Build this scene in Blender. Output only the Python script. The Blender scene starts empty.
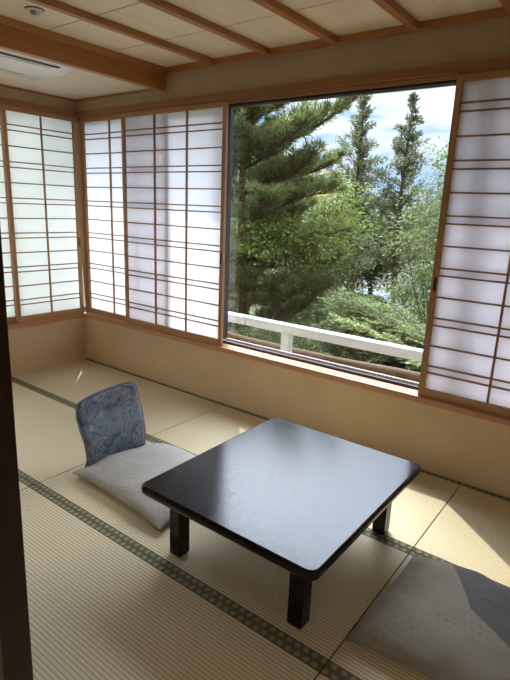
import bpy, bmesh, math, random
import numpy as np
from mathutils import Vector, Matrix

SC = bpy.context.scene
COL = SC.collection
rng = np.random.default_rng(7)
random.seed(7)
PI = math.pi

# ------------------------------------------------------------------ scene settings
SC.view_settings.view_transform = 'Standard'
SC.view_settings.look = 'None'
SC.view_settings.gamma = 1.0
SC.view_settings.use_curve_mapping = False
SC.view_settings.exposure = 0.60
SC.cycles.max_bounces = 14
SC.cycles.diffuse_bounces = 8
SC.cycles.glossy_bounces = 5
SC.cycles.transmission_bounces = 8
SC.cycles.transparent_max_bounces = 24
SC.cycles.sample_clamp_indirect = 6.0

# ------------------------------------------------------------------ camera
RM = Matrix(((0.79511278, -0.18095082, 0.57883717),
             (0.60519819, 0.17516871, -0.77656363),
             (0.03912567, 0.96776687, 0.24878999)))
cam = bpy.data.cameras.new('camera')
camo = bpy.data.objects.new('camera', cam)
COL.objects.link(camo)
camo.matrix_world = Matrix.Translation((4.22937, -2.91331, 1.50228)) @ RM.to_4x4()
cam.sensor_fit = 'VERTICAL'
cam.sensor_height = 36.0
cam.sensor_width = 27.0
cam.lens = 36.0 * 516.474 / 680.0
cam.clip_start = 0.02
cam.clip_end = 2000
SC.camera = camo


# ------------------------------------------------------------------ node helpers
class NT:
    def __init__(self, name):
        self.m = bpy.data.materials.new(name)
        self.m.use_nodes = True
        self.t = self.m.node_tree
        self.t.nodes.clear()
        self.out = self.n('ShaderNodeOutputMaterial')

    def n(self, typ, **kw):
        nd = self.t.nodes.new(typ)
        for k, v in kw.items():
            setattr(nd, k, v)
        return nd

    def set(self, nd, key, val):
        s = nd.inputs[key]
        if hasattr(val, 'is_output') or isinstance(val, bpy.types.NodeSocket):
            self.t.links.new(val, s)
        else:
            if isinstance(val, (tuple, list)) and len(val) == 3 and s.type == 'RGBA':
                val = (*val, 1)
            s.default_value = val

    def math(self, op, a, b=None, c=None, clamp=False):
        nd = self.n('ShaderNodeMath', operation=op, use_clamp=clamp)
        self.set(nd, 0, a)
        if b is not None: self.set(nd, 1, b)
        if c is not None: self.set(nd, 2, c)
        return nd.outputs[0]

    def mix(self, fac, a, b, blend='MIX'):
        nd = self.n('ShaderNodeMix', data_type='RGBA', blend_type=blend)
        self.set(nd, 0, fac); self.set(nd, 6, a); self.set(nd, 7, b)
        return nd.outputs[2]

    def ramp(self, fac, stops, interp='LINEAR'):
        nd = self.n('ShaderNodeValToRGB')
        cr = nd.color_ramp
        cr.interpolation = interp
        while len(cr.elements) < len(stops): cr.elements.new(0.5)
        for e, (p, c) in zip(cr.elements, stops):
            e.position = p
            e.color = (*c, 1) if len(c) == 3 else c
        self.set(nd, 0, fac)
        return nd.outputs[0]

    def coord(self, kind='Object', scale=(1, 1, 1), loc=(0, 0, 0), rot=(0, 0, 0)):
        tc = self.n('ShaderNodeTexCoord')
        mp = self.n('ShaderNodeMapping')
        mp.inputs['Scale'].default_value = scale
        mp.inputs['Location'].default_value = loc
        mp.inputs['Rotation'].default_value = rot
        self.t.links.new(tc.outputs[kind], mp.inputs[0])
        return mp.outputs[0]

    def xyz(self, v):
        s = self.n('ShaderNodeSeparateXYZ')
        self.set(s, 0, v)
        return s.outputs

    def noise(self, vec, scale=5, detail=4, rough=.55, distort=0.0):
        nd = self.n('ShaderNodeTexNoise')
        self.set(nd, 'Vector', vec)
        nd.inputs['Scale'].default_value = scale
        nd.inputs['Detail'].default_value = detail
        nd.inputs['Roughness'].default_value = rough
        nd.inputs['Distortion'].default_value = distort
        return nd.outputs[0]

    def bump(self, h, strength=.3, dist=.01):
        nd = self.n('ShaderNodeBump')
        nd.inputs['Strength'].default_value = strength
        nd.inputs['Distance'].default_value = dist
        self.set(nd, 'Height', h)
        return nd.outputs[0]

    def pbsdf(self, color, rough=.6, normal=None, spec=.4, **kw):
        p = self.n('ShaderNodeBsdfPrincipled')
        self.set(p, 'Base Color', color)
        self.set(p, 'Roughness', rough)
        p.inputs['Specular IOR Level'].default_value = spec
        if normal is not None: self.set(p, 'Normal', normal)
        for k, v in kw.items(): self.set(p, k, v)
        return p.outputs[0]

    def done(self, sh):
        self.t.links.new(sh, self.out.inputs[0])
        return self.m


def wood(name, c1, c2, axis='x', rough=.5, scale=1.0, spec=.35):
    n = NT(name)
    st = {'x': (1.2, 40, 40), 'y': (40, 1.2, 40), 'z': (40, 40, 1.2)}[axis]
    v = n.coord('Object', tuple(s * scale for s in st))
    g = n.noise(v, 1.0, 5, .6, .4)
    v2 = n.coord('Object', tuple(s * scale * .25 for s in st), (3, 1, 2))
    g2 = n.noise(v2, 1.0, 3, .5, .8)
    f = n.math('ADD', n.math('MULTIPLY', g, .6), n.math('MULTIPLY', g2, .4))
    col = n.ramp(f, [(.3, c2), (.68, c1)])
    return n.done(n.pbsdf(col, rough, n.bump(g, .08, .003), spec))


def plaster(name, c, amp=.06):
    n = NT(name)
    v = n.coord('Object')
    a = n.noise(v, 3.0, 3)
    b = n.noise(v, 160, 3)
    lo = tuple(x * (1 - amp) for x in c)
    hi = tuple(min(1, x * (1 + amp)) for x in c)
    col = n.ramp(a, [(.3, lo), (.7, hi)])
    return n.done(n.pbsdf(col, .92, n.bump(b, .12, .002), .1))


def simple(name, c, rough=.5, spec=.4, metal=0.0, var=.05):
    n = NT(name)
    v = n.coord('Object')
    a = n.noise(v, 14, 3)
    lo = tuple(x * (1 - var) for x in c)
    hi = tuple(min(1, x * (1 + var)) for x in c)
    col = n.ramp(a, [(.3, lo), (.7, hi)])
    return n.done(n.pbsdf(col, rough, None, spec, Metallic=metal))


def foliage(name, c_dark, c_lit, trans=.4, tip=None):
    n = NT(name)
    geo = n.n('ShaderNodeNewGeometry')
    r = geo.outputs['Random Per Island']
    v = n.coord('Object')
    big = n.noise(v, 1.3, 2)
    f = n.math('ADD', n.math('MULTIPLY', r, .6), n.math('MULTIPLY', big, .5))
    stops = [(.15, c_dark), (.85, c_lit)]  # random leaf tones, dark end deepened to stand in for shaded gaps
    if tip: stops.append((.97, tip))
    col = n.ramp(f, stops)
    d = n.n('ShaderNodeBsdfDiffuse'); n.set(d, 0, col)
    t = n.n('ShaderNodeBsdfTranslucent')
    n.set(t, 0, n.mix(.35, col, tuple(min(1, x * 1.7) for x in c_lit)))
    g = n.n('ShaderNodeBsdfGlossy'); n.set(g, 0, (.8, .85, .8)); n.set(g, 'Roughness', .38)
    m = n.n('ShaderNodeMixShader'); n.set(m, 0, trans); n.set(m, 1, d.outputs[0]); n.set(m, 2, t.outputs[0])
    m2 = n.n('ShaderNodeMixShader'); n.set(m2, 0, .02); n.set(m2, 1, m.outputs[0]); n.set(m2, 2, g.outputs[0])
    return n.done(m2.outputs[0])


M = {}
M['wood_x'] = wood('pale_cypress_x', (.47, .27, .125), (.36, .19, .08), 'x')
M['wood_y'] = wood('pale_cypress_y', (.47, .27, .125), (.36, .19, .08), 'y')
M['wood_z'] = wood('pale_cypress_z', (.47, .27, .125), (.36, .19, .08), 'z')
M['rail_x'] = wood('head_rail_x', (.36, .175, .07), (.26, .115, .042), 'x')
M['rail_y'] = wood('head_rail_y', (.36, .175, .07), (.26, .115, .042), 'y')
M['beam'] = wood('brown_beam', (.44, .20, .07), (.34, .14, .042), 'y', .45)
M['sill'] = wood('sill_wood', (.58, .32, .19), (.47, .235, .125), 'x', .42)
M['sill_y'] = wood('sill_wood_y', (.52, .25, .12), (.40, .17, .07), 'y', .42)
M['lattice'] = wood('lattice_wood', (.36, .19, .08), (.26, .13, .05), 'x')
M['post'] = wood('dark_post', (.030, .012, .006), (.018, .007, .004), 'z', .4)
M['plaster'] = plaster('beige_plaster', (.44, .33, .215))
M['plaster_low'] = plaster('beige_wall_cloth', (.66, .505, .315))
M['lowceil'] = plaster('cream_ceiling', (.74, .65, .49), .03)


def ceiling_mat():
    n = NT('ceiling_board')
    v = n.coord('Object', (9, 1.0, 9))
    g = n.noise(v, 1.0, 5, .6, 1.2)
    col = n.ramp(g, [(.3, (.72, .62, .44)), (.7, (.81, .72, .54))])
    return n.done(n.pbsdf(col, .7, None, .2))


M['board'] = ceiling_mat()


def paper_mat(name, c, tr):
    n = NT(name)
    v = n.coord('Object')
    fib = n.noise(n.coord('Object', (60, 60, 25)), 1.0, 5, .7, 1.5)
    cloud = n.noise(v, 6, 4)
    f = n.math('ADD', n.math('MULTIPLY', fib, .5), n.math('MULTIPLY', cloud, .5))
    col = n.ramp(f, [(.3, tuple(x * .93 for x in c)), (.7, c)])
    d = n.n('ShaderNodeBsdfDiffuse'); n.set(d, 0, (.86, .85, .83))
    t = n.n('ShaderNodeBsdfTranslucent'); n.set(t, 0, col)
    m = n.n('ShaderNodeMixShader'); n.set(m, 0, tr); n.set(m, 1, d.outputs[0]); n.set(m, 2, t.outputs[0])
    return n.done(m.outputs[0])


M['paper'] = paper_mat('shoji_paper', (.90, .89, .95), .50)
M['paper_left'] = paper_mat('shoji_paper_dimmed', (.50, .50, .455), .46)  # left-wall paper, colour lowered to keep the bright left screens from overexposing


def tatami():
    n = NT('tatami_rush')
    geo = n.n('ShaderNodeNewGeometry')
    x, y, z = n.xyz(geo.outputs['Position'])[:3]
    rib = n.math('SINE', n.math('MULTIPLY', y, 2 * PI / .0155))
    rib01 = n.math('MULTIPLY_ADD', rib, .5, .5)
    ribp = n.math('POWER', rib01, .55)
    mp = n.n('ShaderNodeMapping'); n.set(mp, 0, geo.outputs['Position'])
    mp.inputs['Scale'].default_value = (170, 45, 1)
    straw = n.noise(mp.outputs[0], 1.0, 3, .6)
    mp2 = n.n('ShaderNodeMapping'); n.set(mp2, 0, geo.outputs['Position'])
    mp2.inputs['Scale'].default_value = (2.5, 2.5, 1)
    blot = n.noise(mp2.outputs[0], 1.0, 3, .5)
    c = n.ramp(n.math('ADD', n.math('MULTIPLY', straw, .65), n.math('MULTIPLY', blot, .35)),
               [(.3, (.60, .50, .31)), (.7, (.77, .67, .45))])
    c = n.mix(n.math('SUBTRACT', 1.0, ribp), c, (.42, .335, .19))
    h = n.math('ADD', ribp, n.math('MULTIPLY', straw, .35))
    return n.done(n.pbsdf(c, .62, n.bump(h, .25, .002), .25))


M['tatami'] = tatami()
M['tatami_core'] = simple('tatami_core', (.12, .09, .05), .9, .1)


def heri():
    n = NT('heri_brocade')
    x, y, z = n.xyz(n.coord('Object'))[:3]
    P = .036
    u = n.math('SUBTRACT', n.math('FRACT', n.math('DIVIDE', n.math('ADD', x, 10.0), P)), .5)
    ux = n.math('ABSOLUTE', n.math('MULTIPLY', u, P))
    vy = n.math('ABSOLUTE', y)
    # hexagon distance
    d = n.math('MAXIMUM', vy, n.math('ADD', n.math('MULTIPLY', ux, .866), n.math('MULTIPLY', vy, .5)))
    inside = n.math('LESS_THAN', d, .0110)
    core = n.math('LESS_THAN', d, .0045)
    fine = n.noise(n.coord('Object', (400, 400, 1)), 1.0, 2)
    base = n.ramp(fine, [(.35, (.095, .083, .046)), (.65, (.16, .140, .080))])
    light = n.ramp(fine, [(.3, (.20, .185, .11)), (.7, (.29, .27, .165))])
    c = n.mix(inside, base, light)
    c = n.mix(n.math('MULTIPLY', core, .3), c, (.34, .315, .20))
    return n.done(n.pbsdf(c, .8, None, .15))


M['heri'] = heri()


def lacquer():
    n = NT('black_lacquer')
    v = n.coord('Object')
    peel = n.noise(v, 190, 3, .6)
    c = n.ramp(n.noise(v, 4, 3), [(.3, (.010, .007, .007)), (.7, (.016, .011, .010))])
    r = n.ramp(n.noise(v, 60, 3), [(.3, (.13, .13, .13)), (.7, (.20, .20, .20))])
    p = n.n('ShaderNodeBsdfPrincipled')
    n.set(p, 'Base Color', c); n.set(p, 'Roughness', r)
    p.inputs['IOR'].default_value = 1.29
    n.set(p, 'Normal', n.bump(peel, .05, .0012))
    return n.done(p.outputs[0])


M['lacquer'] = lacquer()


def chair_fabric():
    n = NT('marbled_blue_fabric')
    v = n.coord('Object', (1, 1, 1))
    warp = n.n('ShaderNodeTexNoise'); n.set(warp, 'Vector', v)
    warp.inputs['Scale'].default_value = 7; warp.inputs['Detail'].default_value = 3
    add = n.n('ShaderNodeVectorMath', operation='MULTIPLY_ADD')
    n.set(add, 0, warp.outputs[1]); add.inputs[1].default_value = (.22, .22, .22); n.set(add, 2, v)
    a = n.noise(add.outputs[0], 10, 5, .6, 1.8)
    b = n.noise(add.outputs[0], 10, 3, .6, 2.6)
    base = n.ramp(a, [(.36, (.065, .09, .14)), (.46, (.145, .19, .26)), (.55, (.195, .245, .30)),
                      (.62, (.125, .145, .22)), (.70, (.27, .28, .31))])
    pink = n.ramp(b, [(.575, (0, 0, 0)), (.61, (1, 1, 1)), (.66, (1, 1, 1)), (.70, (.2, .2, .2))])
    c = n.mix(n.math('MULTIPLY', pink, .75), base, (.44, .31, .32))
    dk = n.ramp(n.noise(add.outputs[0], 9, 4, .6, 2.0), [(.33, (1, 1, 1)), (.39, (0, 0, 0))])
    c = n.mix(n.math('MULTIPLY', dk, .6), c, (.045, .05, .085))
    weave = n.noise(v, 500, 2)
    return n.done(n.pbsdf(c, .8, n.bump(weave, .2, .001), .2, **{'Sheen Weight': .35}))


M['chair_fabric'] = chair_fabric()
M['chair_edge'] = simple('blue_piping', (.24, .28, .38), .8, .2)
M['chair_wood'] = simple('dark_chair_wood', (.06, .035, .02), .4)


def cushion_left():
    n = NT('grey_cushion_cloth')
    x, y, z = n.xyz(n.coord('Object'))[:3]
    u = n.math('DIVIDE', n.math('ADD', x, n.math('ADD', y, 10.0)), .045)
    w = n.math('DIVIDE', n.math('ADD', n.math('SUBTRACT', x, y), 10.0), .045)
    fu = n.math('SUBTRACT', n.math('FRACT', u), .5)
    fw = n.math('SUBTRACT', n.math('FRACT', w), .5)
    d = n.math('SQRT', n.math('ADD', n.math('MULTIPLY', fu, fu), n.math('MULTIPLY', fw, fw)))
    dot = n.math('LESS_THAN', d, .20)
    zone = n.math('LESS_THAN', y, -.13)
    base = n.ramp(n.noise(n.coord('Object'), 5, 4), [(.3, (.345, .325, .275)), (.7, (.41, .39, .335))])
    c = n.mix(n.math('MULTIPLY', n.math('MULTIPLY', dot, zone), .28), base, (.54, .51, .43))
    c = n.mix(n.math('MULTIPLY', n.math('SUBTRACT', 1.0, zone), .25), c, (.42, .43, .41))
    weave = n.noise(n.coord('Object'), 420, 2)
    wr = n.noise(n.coord('Object', (1, 2.2, 1)), 7, 3, .5, .6)
    h = n.math('ADD', n.math('MULTIPLY', wr, 4.0), n.math('MULTIPLY', weave, .15))
    return n.done(n.pbsdf(c, .85, n.bump(h, .25, .006), .2, **{'Sheen Weight': .25}))


M['cushion_left'] = cushion_left()


def cushion_right():
    n = NT('patterned_cushion_cloth')
    x, y, z = n.xyz(n.coord('Object'))[:3]
    plain = n.ramp(n.noise(n.coord('Object'), 6, 4), [(.3, (.235, .21, .165)), (.7, (.30, .27, .215))])
    # lower left zone with fine asanoha style star lines, bounded by an arc
    s = .028

    def lines(ang):
        p = n.math('ADD', n.math('MULTIPLY', x, math.cos(ang)), n.math('MULTIPLY', y, math.sin(ang)))
        f = n.math('ABSOLUTE', n.math('SUBTRACT', n.math('FRACT', n.math('DIVIDE', n.math('ADD', p, 10.0), s)), .5))
        return n.math('LESS_THAN', f, .06)
    ln = n.math('MAXIMUM', n.math('MAXIMUM', lines(0.3), lines(0.3 + PI / 3)), lines(0.3 + 2 * PI / 3))
    dx = n.math('SUBTRACT', x, .16); dy = n.math('ADD', y, .52)
    rad = n.math('SQRT', n.math('ADD', n.math('MULTIPLY', dx, dx), n.math('MULTIPLY', dy, dy)))
    zone = n.math('LESS_THAN', rad, .50)
    band = n.math('MULTIPLY', zone, n.math('GREATER_THAN', rad, .40))
    c = n.mix(n.math('MULTIPLY', zone, .55), plain, (.225, .205, .165))
    c = n.mix(n.math('MULTIPLY', n.math('MULTIPLY', ln, band), .20), c, (.46, .43, .35))
    # dark slate zone with overlapping wave scales
    S = .034
    row = n.math('FLOOR', n.math('DIVIDE', n.math('ADD', y, 10.0), S * .5))
    off = n.math('MULTIPLY', n.math('MODULO', row, 2.0), .5)
    fx = n.math('SUBTRACT', n.math('FRACT', n.math('ADD', n.math('DIVIDE', n.math('ADD', x, 10.0), S), off)), .5)
    fy = n.math('FRACT', n.math('DIVIDE', n.math('ADD', y, 10.0), S * .5))
    dd = n.math('SQRT', n.math('ADD', n.math('MULTIPLY', fx, fx), n.math('MULTIPLY', n.math('MULTIPLY', fy, fy), .25)))
    ring = n.math('LESS_THAN', n.math('ABSOLUTE', n.math('SUBTRACT', n.math('FRACT', n.math('MULTIPLY', dd, 5.0)), .5)), .16)
    slate = n.mix(n.math('MULTIPLY', ring, .6), (.082, .080, .082), (.20, .195, .18))
    e1 = n.math('GREATER_THAN', n.math('ADD', n.math('MULTIPLY', x, 1.0), n.math('MULTIPLY', y, .55)), -.005)
    e2 = n.math('GREATER_THAN', n.math('ADD', n.math('MULTIPLY', x, .60), n.math('MULTIPLY', y, 1.0)), -.010)
    sz = n.math('MULTIPLY', e1, e2)
    c = n.mix(sz, c, slate)
    weave = n.noise(n.coord('Object'), 420, 2)
    wr = n.noise(n.coord('Object', (1, 1.6, 1), (2, 0, 0), (0, 0, .7)), 6, 3, .5, .8)
    h = n.math('ADD', n.math('MULTIPLY', wr, 4.0), n.math('MULTIPLY', weave, .15))
    return n.done(n.pbsdf(c, .85, n.bump(h, .25, .007), .2, **{'Sheen Weight': .25}))


M['cushion_right'] = cushion_right()


def glass():
    n = NT('window_glass')
    tr = n.n('ShaderNodeBsdfTransparent'); n.set(tr, 0, (.93, .96, .95))
    g = n.n('ShaderNodeBsdfGlossy'); n.set(g, 'Roughness', .0); n.set(g, 0, (1, 1, 1))
    bf = n.n('ShaderNodeNewGeometry').outputs['Backfacing']
    fr = n.n('ShaderNodeFresnel')          # a thin pane reflects alike from both faces
    n.set(fr, 0, n.math('MULTIPLY_ADD', bf, 1 / 1.5 - 1.5, 1.5))
    f = n.math('MULTIPLY', fr.outputs[0], 2.0, clamp=True)
    m = n.n('ShaderNodeMixShader'); n.set(m, 0, f); n.set(m, 1, tr.outputs[0]); n.set(m, 2, g.outputs[0])
    return n.done(m.outputs[0])


M['glass'] = glass()


def frosted():
    n = NT('frosted_glass')
    t = n.n('ShaderNodeBsdfTranslucent'); n.set(t, 0, (.74, .79, .74))
    tr = n.n('ShaderNodeBsdfTransparent'); n.set(tr, 0, (.9, .93, .9))
    m = n.n('ShaderNodeMixShader'); n.set(m, 0, .12); n.set(m, 1, t.outputs[0]); n.set(m, 2, tr.outputs[0])
    return n.done(m.outputs[0])


M['frosted'] = frosted()
M['sash'] = simple('dark_bronze_sash', (.028, .026, .028), .35, .5)
M['sash_out'] = simple('grey_sash_edge', (.19, .19, .20), .4, .5)
M['white_paint'] = simple('white_railing_paint', (.42, .47, .53), .45, .4)
M['concrete'] = simple('concrete', (.42, .41, .39), .9, .1)
M['ac_white'] = simple('ivory_plastic', (.88, .84, .74), .16, .7)
M['ac_dark'] = simple('dark_slot', (.02, .02, .025), .6, .2)
M['ac_grey'] = simple('grey_line', (.30, .28, .25), .5, .3)
M['chrome'] = simple('satin_metal', (.55, .52, .47), .3, .5, .8)
M['det_white'] = simple('detector_plastic', (.62, .58, .48), .4, .4)
M['det_dark'] = simple('detector_gap', (.10, .09, .07), .6, .2)
M['pull'] = simple('bronze_pull', (.06, .035, .02), .4, .5, .5)
M['fusuma'] = plaster('grey_fusuma', (.07, .07, .07))
M['bark'] = wood('bark', (.12, .085, .06), (.05, .035, .025), 'z', .95, .25, .05)
M['bark_red'] = wood('pine_bark', (.13, .075, .05), (.05, .03, .02), 'z', .95, .25, .05)
M['pine'] = foliage('pine_needles', (0.024, 0.034, 0.012), (.20, .235, .075), .35)
M['maple'] = foliage('maple_leaves', (0.033, 0.060, 0.012), (.185, .24, .05), .42)
M['conifer'] = foliage('conifer_sprays', (0.030, 0.039, 0.018), (.18, .20, .10), .40)
M['broad'] = foliage('broad_leaves', (0.030, 0.051, 0.013), (.185, .215, .08), .36)
M['fern_green'] = foliage('feathery_leaves', (0.033, 0.054, 0.012), (.195, .225, .075), .36)
M['dark_green'] = foliage('dark_leaves', (0.018, 0.031, 0.014), (.10, .14, .055), .30)
M['yellow'] = foliage('yellow_leaves', (0.156, 0.144, 0.030), (.50, .44, .09), .5)
M['shrub'] = foliage('shrub_leaves', (0.027, 0.051, 0.017), (.14, .175, .06), .36)


def soil():
    n = NT('garden_soil')
    a = n.noise(n.coord('Object'), .35, 6, .65)
    c = n.ramp(a, [(.3, (.05, .055, .03)), (.55, (.09, .085, .045)), (.72, (.14, .13, .08))])
    return n.done(n.pbsdf(c, .95, None, .05))


M['soil'] = soil()
M['pavement'] = plaster('pale_pavement', (.16, .155, .15), .15)
M['roof_brown'] = wood('brown_shingle', (.30, .19, .10), (.17, .10, .05), 'x', .9, .6, .05)
M['bldg'] = simple('pale_building_wall', (.62, .64, .68), .8, .2)
M['bldg_shade'] = simple('slate_panel', (.20, .26, .36), .6, .3)
M['car_paint'] = simple('pale_blue_car_paint', (.15, .20, .31), .65, .15)
M['car_glass'] = simple('car_glass', (.03, .04, .055), .08, .7)
M['tyre'] = simple('tyre_rubber', (.02, .02, .02), .8, .2)
M['hill'] = simple('wooded_hill', (.05, .085, .07), .95, .05, 0, .3)


# ------------------------------------------------------------------ mesh helpers
class MB:
    def __init__(self):
        self.v = []; self.f = []

    def box(self, x0, x1, y0, y1, z0, z1):
        b = len(self.v)
        self.v += [(x0, y0, z0), (x1, y0, z0), (x1, y1, z0), (x0, y1, z0),
                   (x0, y0, z1), (x1, y0, z1), (x1, y1, z1), (x0, y1, z1)]
        for q in ((0, 3, 2, 1), (4, 5, 6, 7), (0, 1, 5, 4), (1, 2, 6, 5), (2, 3, 7, 6), (3, 0, 4, 7)):
            self.f.append(tuple(b + i for i in q))
        return self

    def quad(self, a, b, c, d):
        k = len(self.v)
        self.v += [a, b, c, d]
        self.f.append((k, k + 1, k + 2, k + 3))
        return self

    def tube(self, pts, rad, n=8, cap=True):
        pts = [Vector(p) for p in pts]
        if not hasattr(rad, '__len__'): rad = [rad] * len(pts)
        k0 = len(self.v)
        prev = None
        for i, p in enumerate(pts):
            d = (pts[min(i + 1, len(pts) - 1)] - pts[max(i - 1, 0)]).normalized()
            if prev is None:
                a = d.orthogonal().normalized()
            else:
                a = (prev - d * prev.dot(d))
                a = a.normalized() if a.length > 1e-6 else d.orthogonal().normalized()
            prev = a
            b = d.cross(a)
            for j in range(n):
                t = 2 * PI * j / n
                self.v.append(tuple(p + (a * math.cos(t) + b * math.sin(t)) * rad[i]))
        for i in range(len(pts) - 1):
            for j in range(n):
                self.f.append((k0 + i * n + j, k0 + i * n + (j + 1) % n,
                               k0 + (i + 1) * n + (j + 1) % n, k0 + (i + 1) * n + j))
        if cap:
            self.f.append(tuple(k0 + j for j in reversed(range(n))))
            self.f.append(tuple(k0 + (len(pts) - 1) * n + j for j in range(n)))
        return self

    def disc(self, c, r, z0, z1, n=24, r2=None):
        r2 = r if r2 is None else r2
        k = len(self.v)
        for rr, z in ((r, z0), (r2, z1)):
            for j in range(n):
                t = 2 * PI * j / n
                self.v.append((c[0] + rr * math.cos(t), c[1] + rr * math.sin(t), z))
        for j in range(n):
            self.f.append((k + j, k + (j + 1) % n, k + n + (j + 1) % n, k + n + j))
        self.f.append(tuple(k + j for j in reversed(range(n))))
        self.f.append(tuple(k + n + j for j in range(n)))
        return self

    def prism(self, poly, axis, a, b):
        """extrude a 2D polygon along an axis from a to b"""
        def P(u, w, t):
            return {'x': (t, u, w), 'y': (u, t, w), 'z': (u, w, t)}[axis]
        n = len(poly); k = len(self.v)
        self.v += [P(u, w, a) for u, w in poly] + [P(u, w, b) for u, w in poly]
        for j in range(n):
            self.f.append((k + j, k + (j + 1) % n, k + n + (j + 1) % n, k + n + j))
        self.f.append(tuple(k + j for j in reversed(range(n))))
        self.f.append(tuple(k + n + j for j in range(n)))
        return self

    def build(self, name, mat, parent=None, loc=(0, 0, 0), bevel=0, smooth=False, world=True):
        """vertices are in world space (minus parent location) or local; loc = origin"""
        ox, oy, oz = loc
        me = bpy.data.meshes.new(name)
        off = Vector(loc)
        me.from_pydata([(x - ox, y - oy, z - oz) for x, y, z in self.v] if world else self.v, [], self.f)
        bm = bmesh.new(); bm.from_mesh(me)
        bmesh.ops.recalc_face_normals(bm, faces=bm.faces)
        bm.to_mesh(me); bm.free()
        if smooth:
            for p in me.polygons: p.use_smooth = True
        me.materials.append(mat)
        o = bpy.data.objects.new(name, me)
        COL.objects.link(o)
        if parent:
            o.parent = parent
            pl = Vector((0, 0, 0)); q = parent
            while q: pl += q.location; q = q.parent
            o.location = off - pl if world else off
        else:
            o.location = off
        if bevel:
            b = o.modifiers.new('bevel', 'BEVEL'); b.width = bevel; b.segments = 2; b.limit_method = 'ANGLE'
        return o


def fastmesh(name, V, F, mat, parent=None):
    """V (N,3), F (K,4) arrays, world coordinates; origin at the parent's base"""
    base = np.array(parent.location if parent else (0, 0, 0))
    me = bpy.data.meshes.new(name)
    V = np.asarray(V, np.float32) - base.astype(np.float32)
    me.vertices.add(len(V)); me.vertices.foreach_set('co', V.ravel())
    F = np.asarray(F, np.int32)
    me.loops.add(F.size); me.loops.foreach_set('vertex_index', F.ravel())
    me.polygons.add(len(F))
    me.polygons.foreach_set('loop_start', np.arange(0, F.size, F.shape[1], dtype=np.int32))
    me.polygons.foreach_set('loop_total', np.full(len(F), F.shape[1], np.int32))
    me.update(calc_edges=True); me.validate()
    me.materials.append(mat)
    o = bpy.data.objects.new(name, me); COL.objects.link(o)
    if parent: o.parent = parent
    return o


def empty(name, loc, label, cat, group=None, rz=0):
    o = bpy.data.objects.new(name, None)
    COL.objects.link(o)
    o.empty_display_size = .1
    o.location = loc
    o.rotation_euler = (0, 0, rz)
    tag(o, label, cat, group)
    return o


def tag(o, label, cat, group=None):
    o['label'] = label; o['category'] = cat
    if group: o['group'] = group
    return o


def struct(o):
    o['kind'] = 'structure'
    return o


def copy_tree(o, parent=None):
    c = o.copy(); COL.objects.link(c); c.parent = parent
    for ch in list(o.children): copy_tree(ch, c)
    return c


# ------------------------------------------------------------------ room shell
XR = 5.41          # right wall
YF = -2.42         # partition towards the camera's room
HI, LO = 2.468, 2.345
SILL, HEAD = .456, 2.207
struct(MB().box(-.2, 7.2, -6.6, .2, -.14, -.03).build('floor', simple('subfloor_boards', (.08, .06, .035), .8)))

# window wall: below, above, right of the opening
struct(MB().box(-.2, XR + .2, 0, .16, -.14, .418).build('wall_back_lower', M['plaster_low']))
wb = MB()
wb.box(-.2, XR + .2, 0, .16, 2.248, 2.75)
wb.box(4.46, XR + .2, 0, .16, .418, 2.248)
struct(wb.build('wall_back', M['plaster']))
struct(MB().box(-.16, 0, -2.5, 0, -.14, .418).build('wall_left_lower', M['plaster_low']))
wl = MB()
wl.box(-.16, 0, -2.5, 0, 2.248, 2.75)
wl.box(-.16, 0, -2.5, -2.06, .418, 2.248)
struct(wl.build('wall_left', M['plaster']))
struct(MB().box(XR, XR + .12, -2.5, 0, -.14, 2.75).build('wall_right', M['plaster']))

# camera-side room (seen only in reflections and as the place the light falls off into)
fr = MB()
fr.box(0, .25, -2.50, -2.44, -.03, 2.75)
fr.box(.25, 7.2, -2.50, -2.44, 2.05, 2.75)
struct(fr.build('wall_front', M['plaster']))
far = MB()
far.box(.0, .1, -6.6, -2.5, -.03, 2.75)
far.box(7.1, 7.2, -6.6, -2.5, -.03, 2.75)
far.box(.0, 7.2, -6.7, -6.6, -.03, 2.75)
far.box(XR + .12, 7.2, -2.5, -2.44, -.03, 2.1)
struct(far.build('wall_rear', M['plaster']))
struct(MB().box(.1, 7.1, -6.6, -2.5, -.03, 0).build('floor_rear', M['tatami']))
struct(MB().box(.1, 7.1, -6.6, -2.5, 2.5, 2.56).build('ceiling_rear', M['board']))

# ceilings
cb = MB()
ys = [-.002] + [-.482 * k for k in range(1, 5)] + [-2.43]
for xa in np.arange(1.135 + .2375, XR, .475):          # boards between the battens, with dark open cross joints
    for a, b in zip(ys[:-1], ys[1:]):
        cb.box(xa - .2375, min(xa + .2375, XR), b + .0045, a - .0045, HI, HI + .012)
struct(cb.build('ceiling', M['board']))
struct(MB().box(0, 1.10, -2.44, 0, LO, LO + .18).build('ceiling_lowered', M['lowceil']))
struct(MB().box(0.9, XR, -2.44, 0, HI + .0125, HI + .1).build('ceiling_void', M['ac_dark']))
for k in range(9):
    x = 1.61 + .475 * k
    if x > XR - .05: break
    struct(MB().box(x - .022, x + .022, -2.44, -.03, HI - .036, HI - .001).build('trim_1', M['beam'], bevel=.003))
bm_ = MB()
bm_.box(1.078, 1.135, -2.44, 0, 2.317, HI + .001)
struct(bm_.build('trim_2', M['beam'], bevel=.002))
struct(MB().prism([(1.1351, 2.428), (1.158, 2.428), (1.166, 2.467), (1.1351, 2.467)], 'y', -2.44, -.002)
       .build('trim_3', M['beam']))
# crown strips
struct(MB().box(1.16, XR, -.028, -.001, HI - .036, HI - .001).build('trim_4', M['beam'], bevel=.002))
struct(MB().box(0.012, 1.077, -.014, -.0005, LO - .016, LO - .0005).build('trim_5', M['rail_x']))
struct(MB().box(.0005, .014, -2.43, -.0005, LO - .016, LO - .0005).build('trim_6', M['rail_y']))
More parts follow.
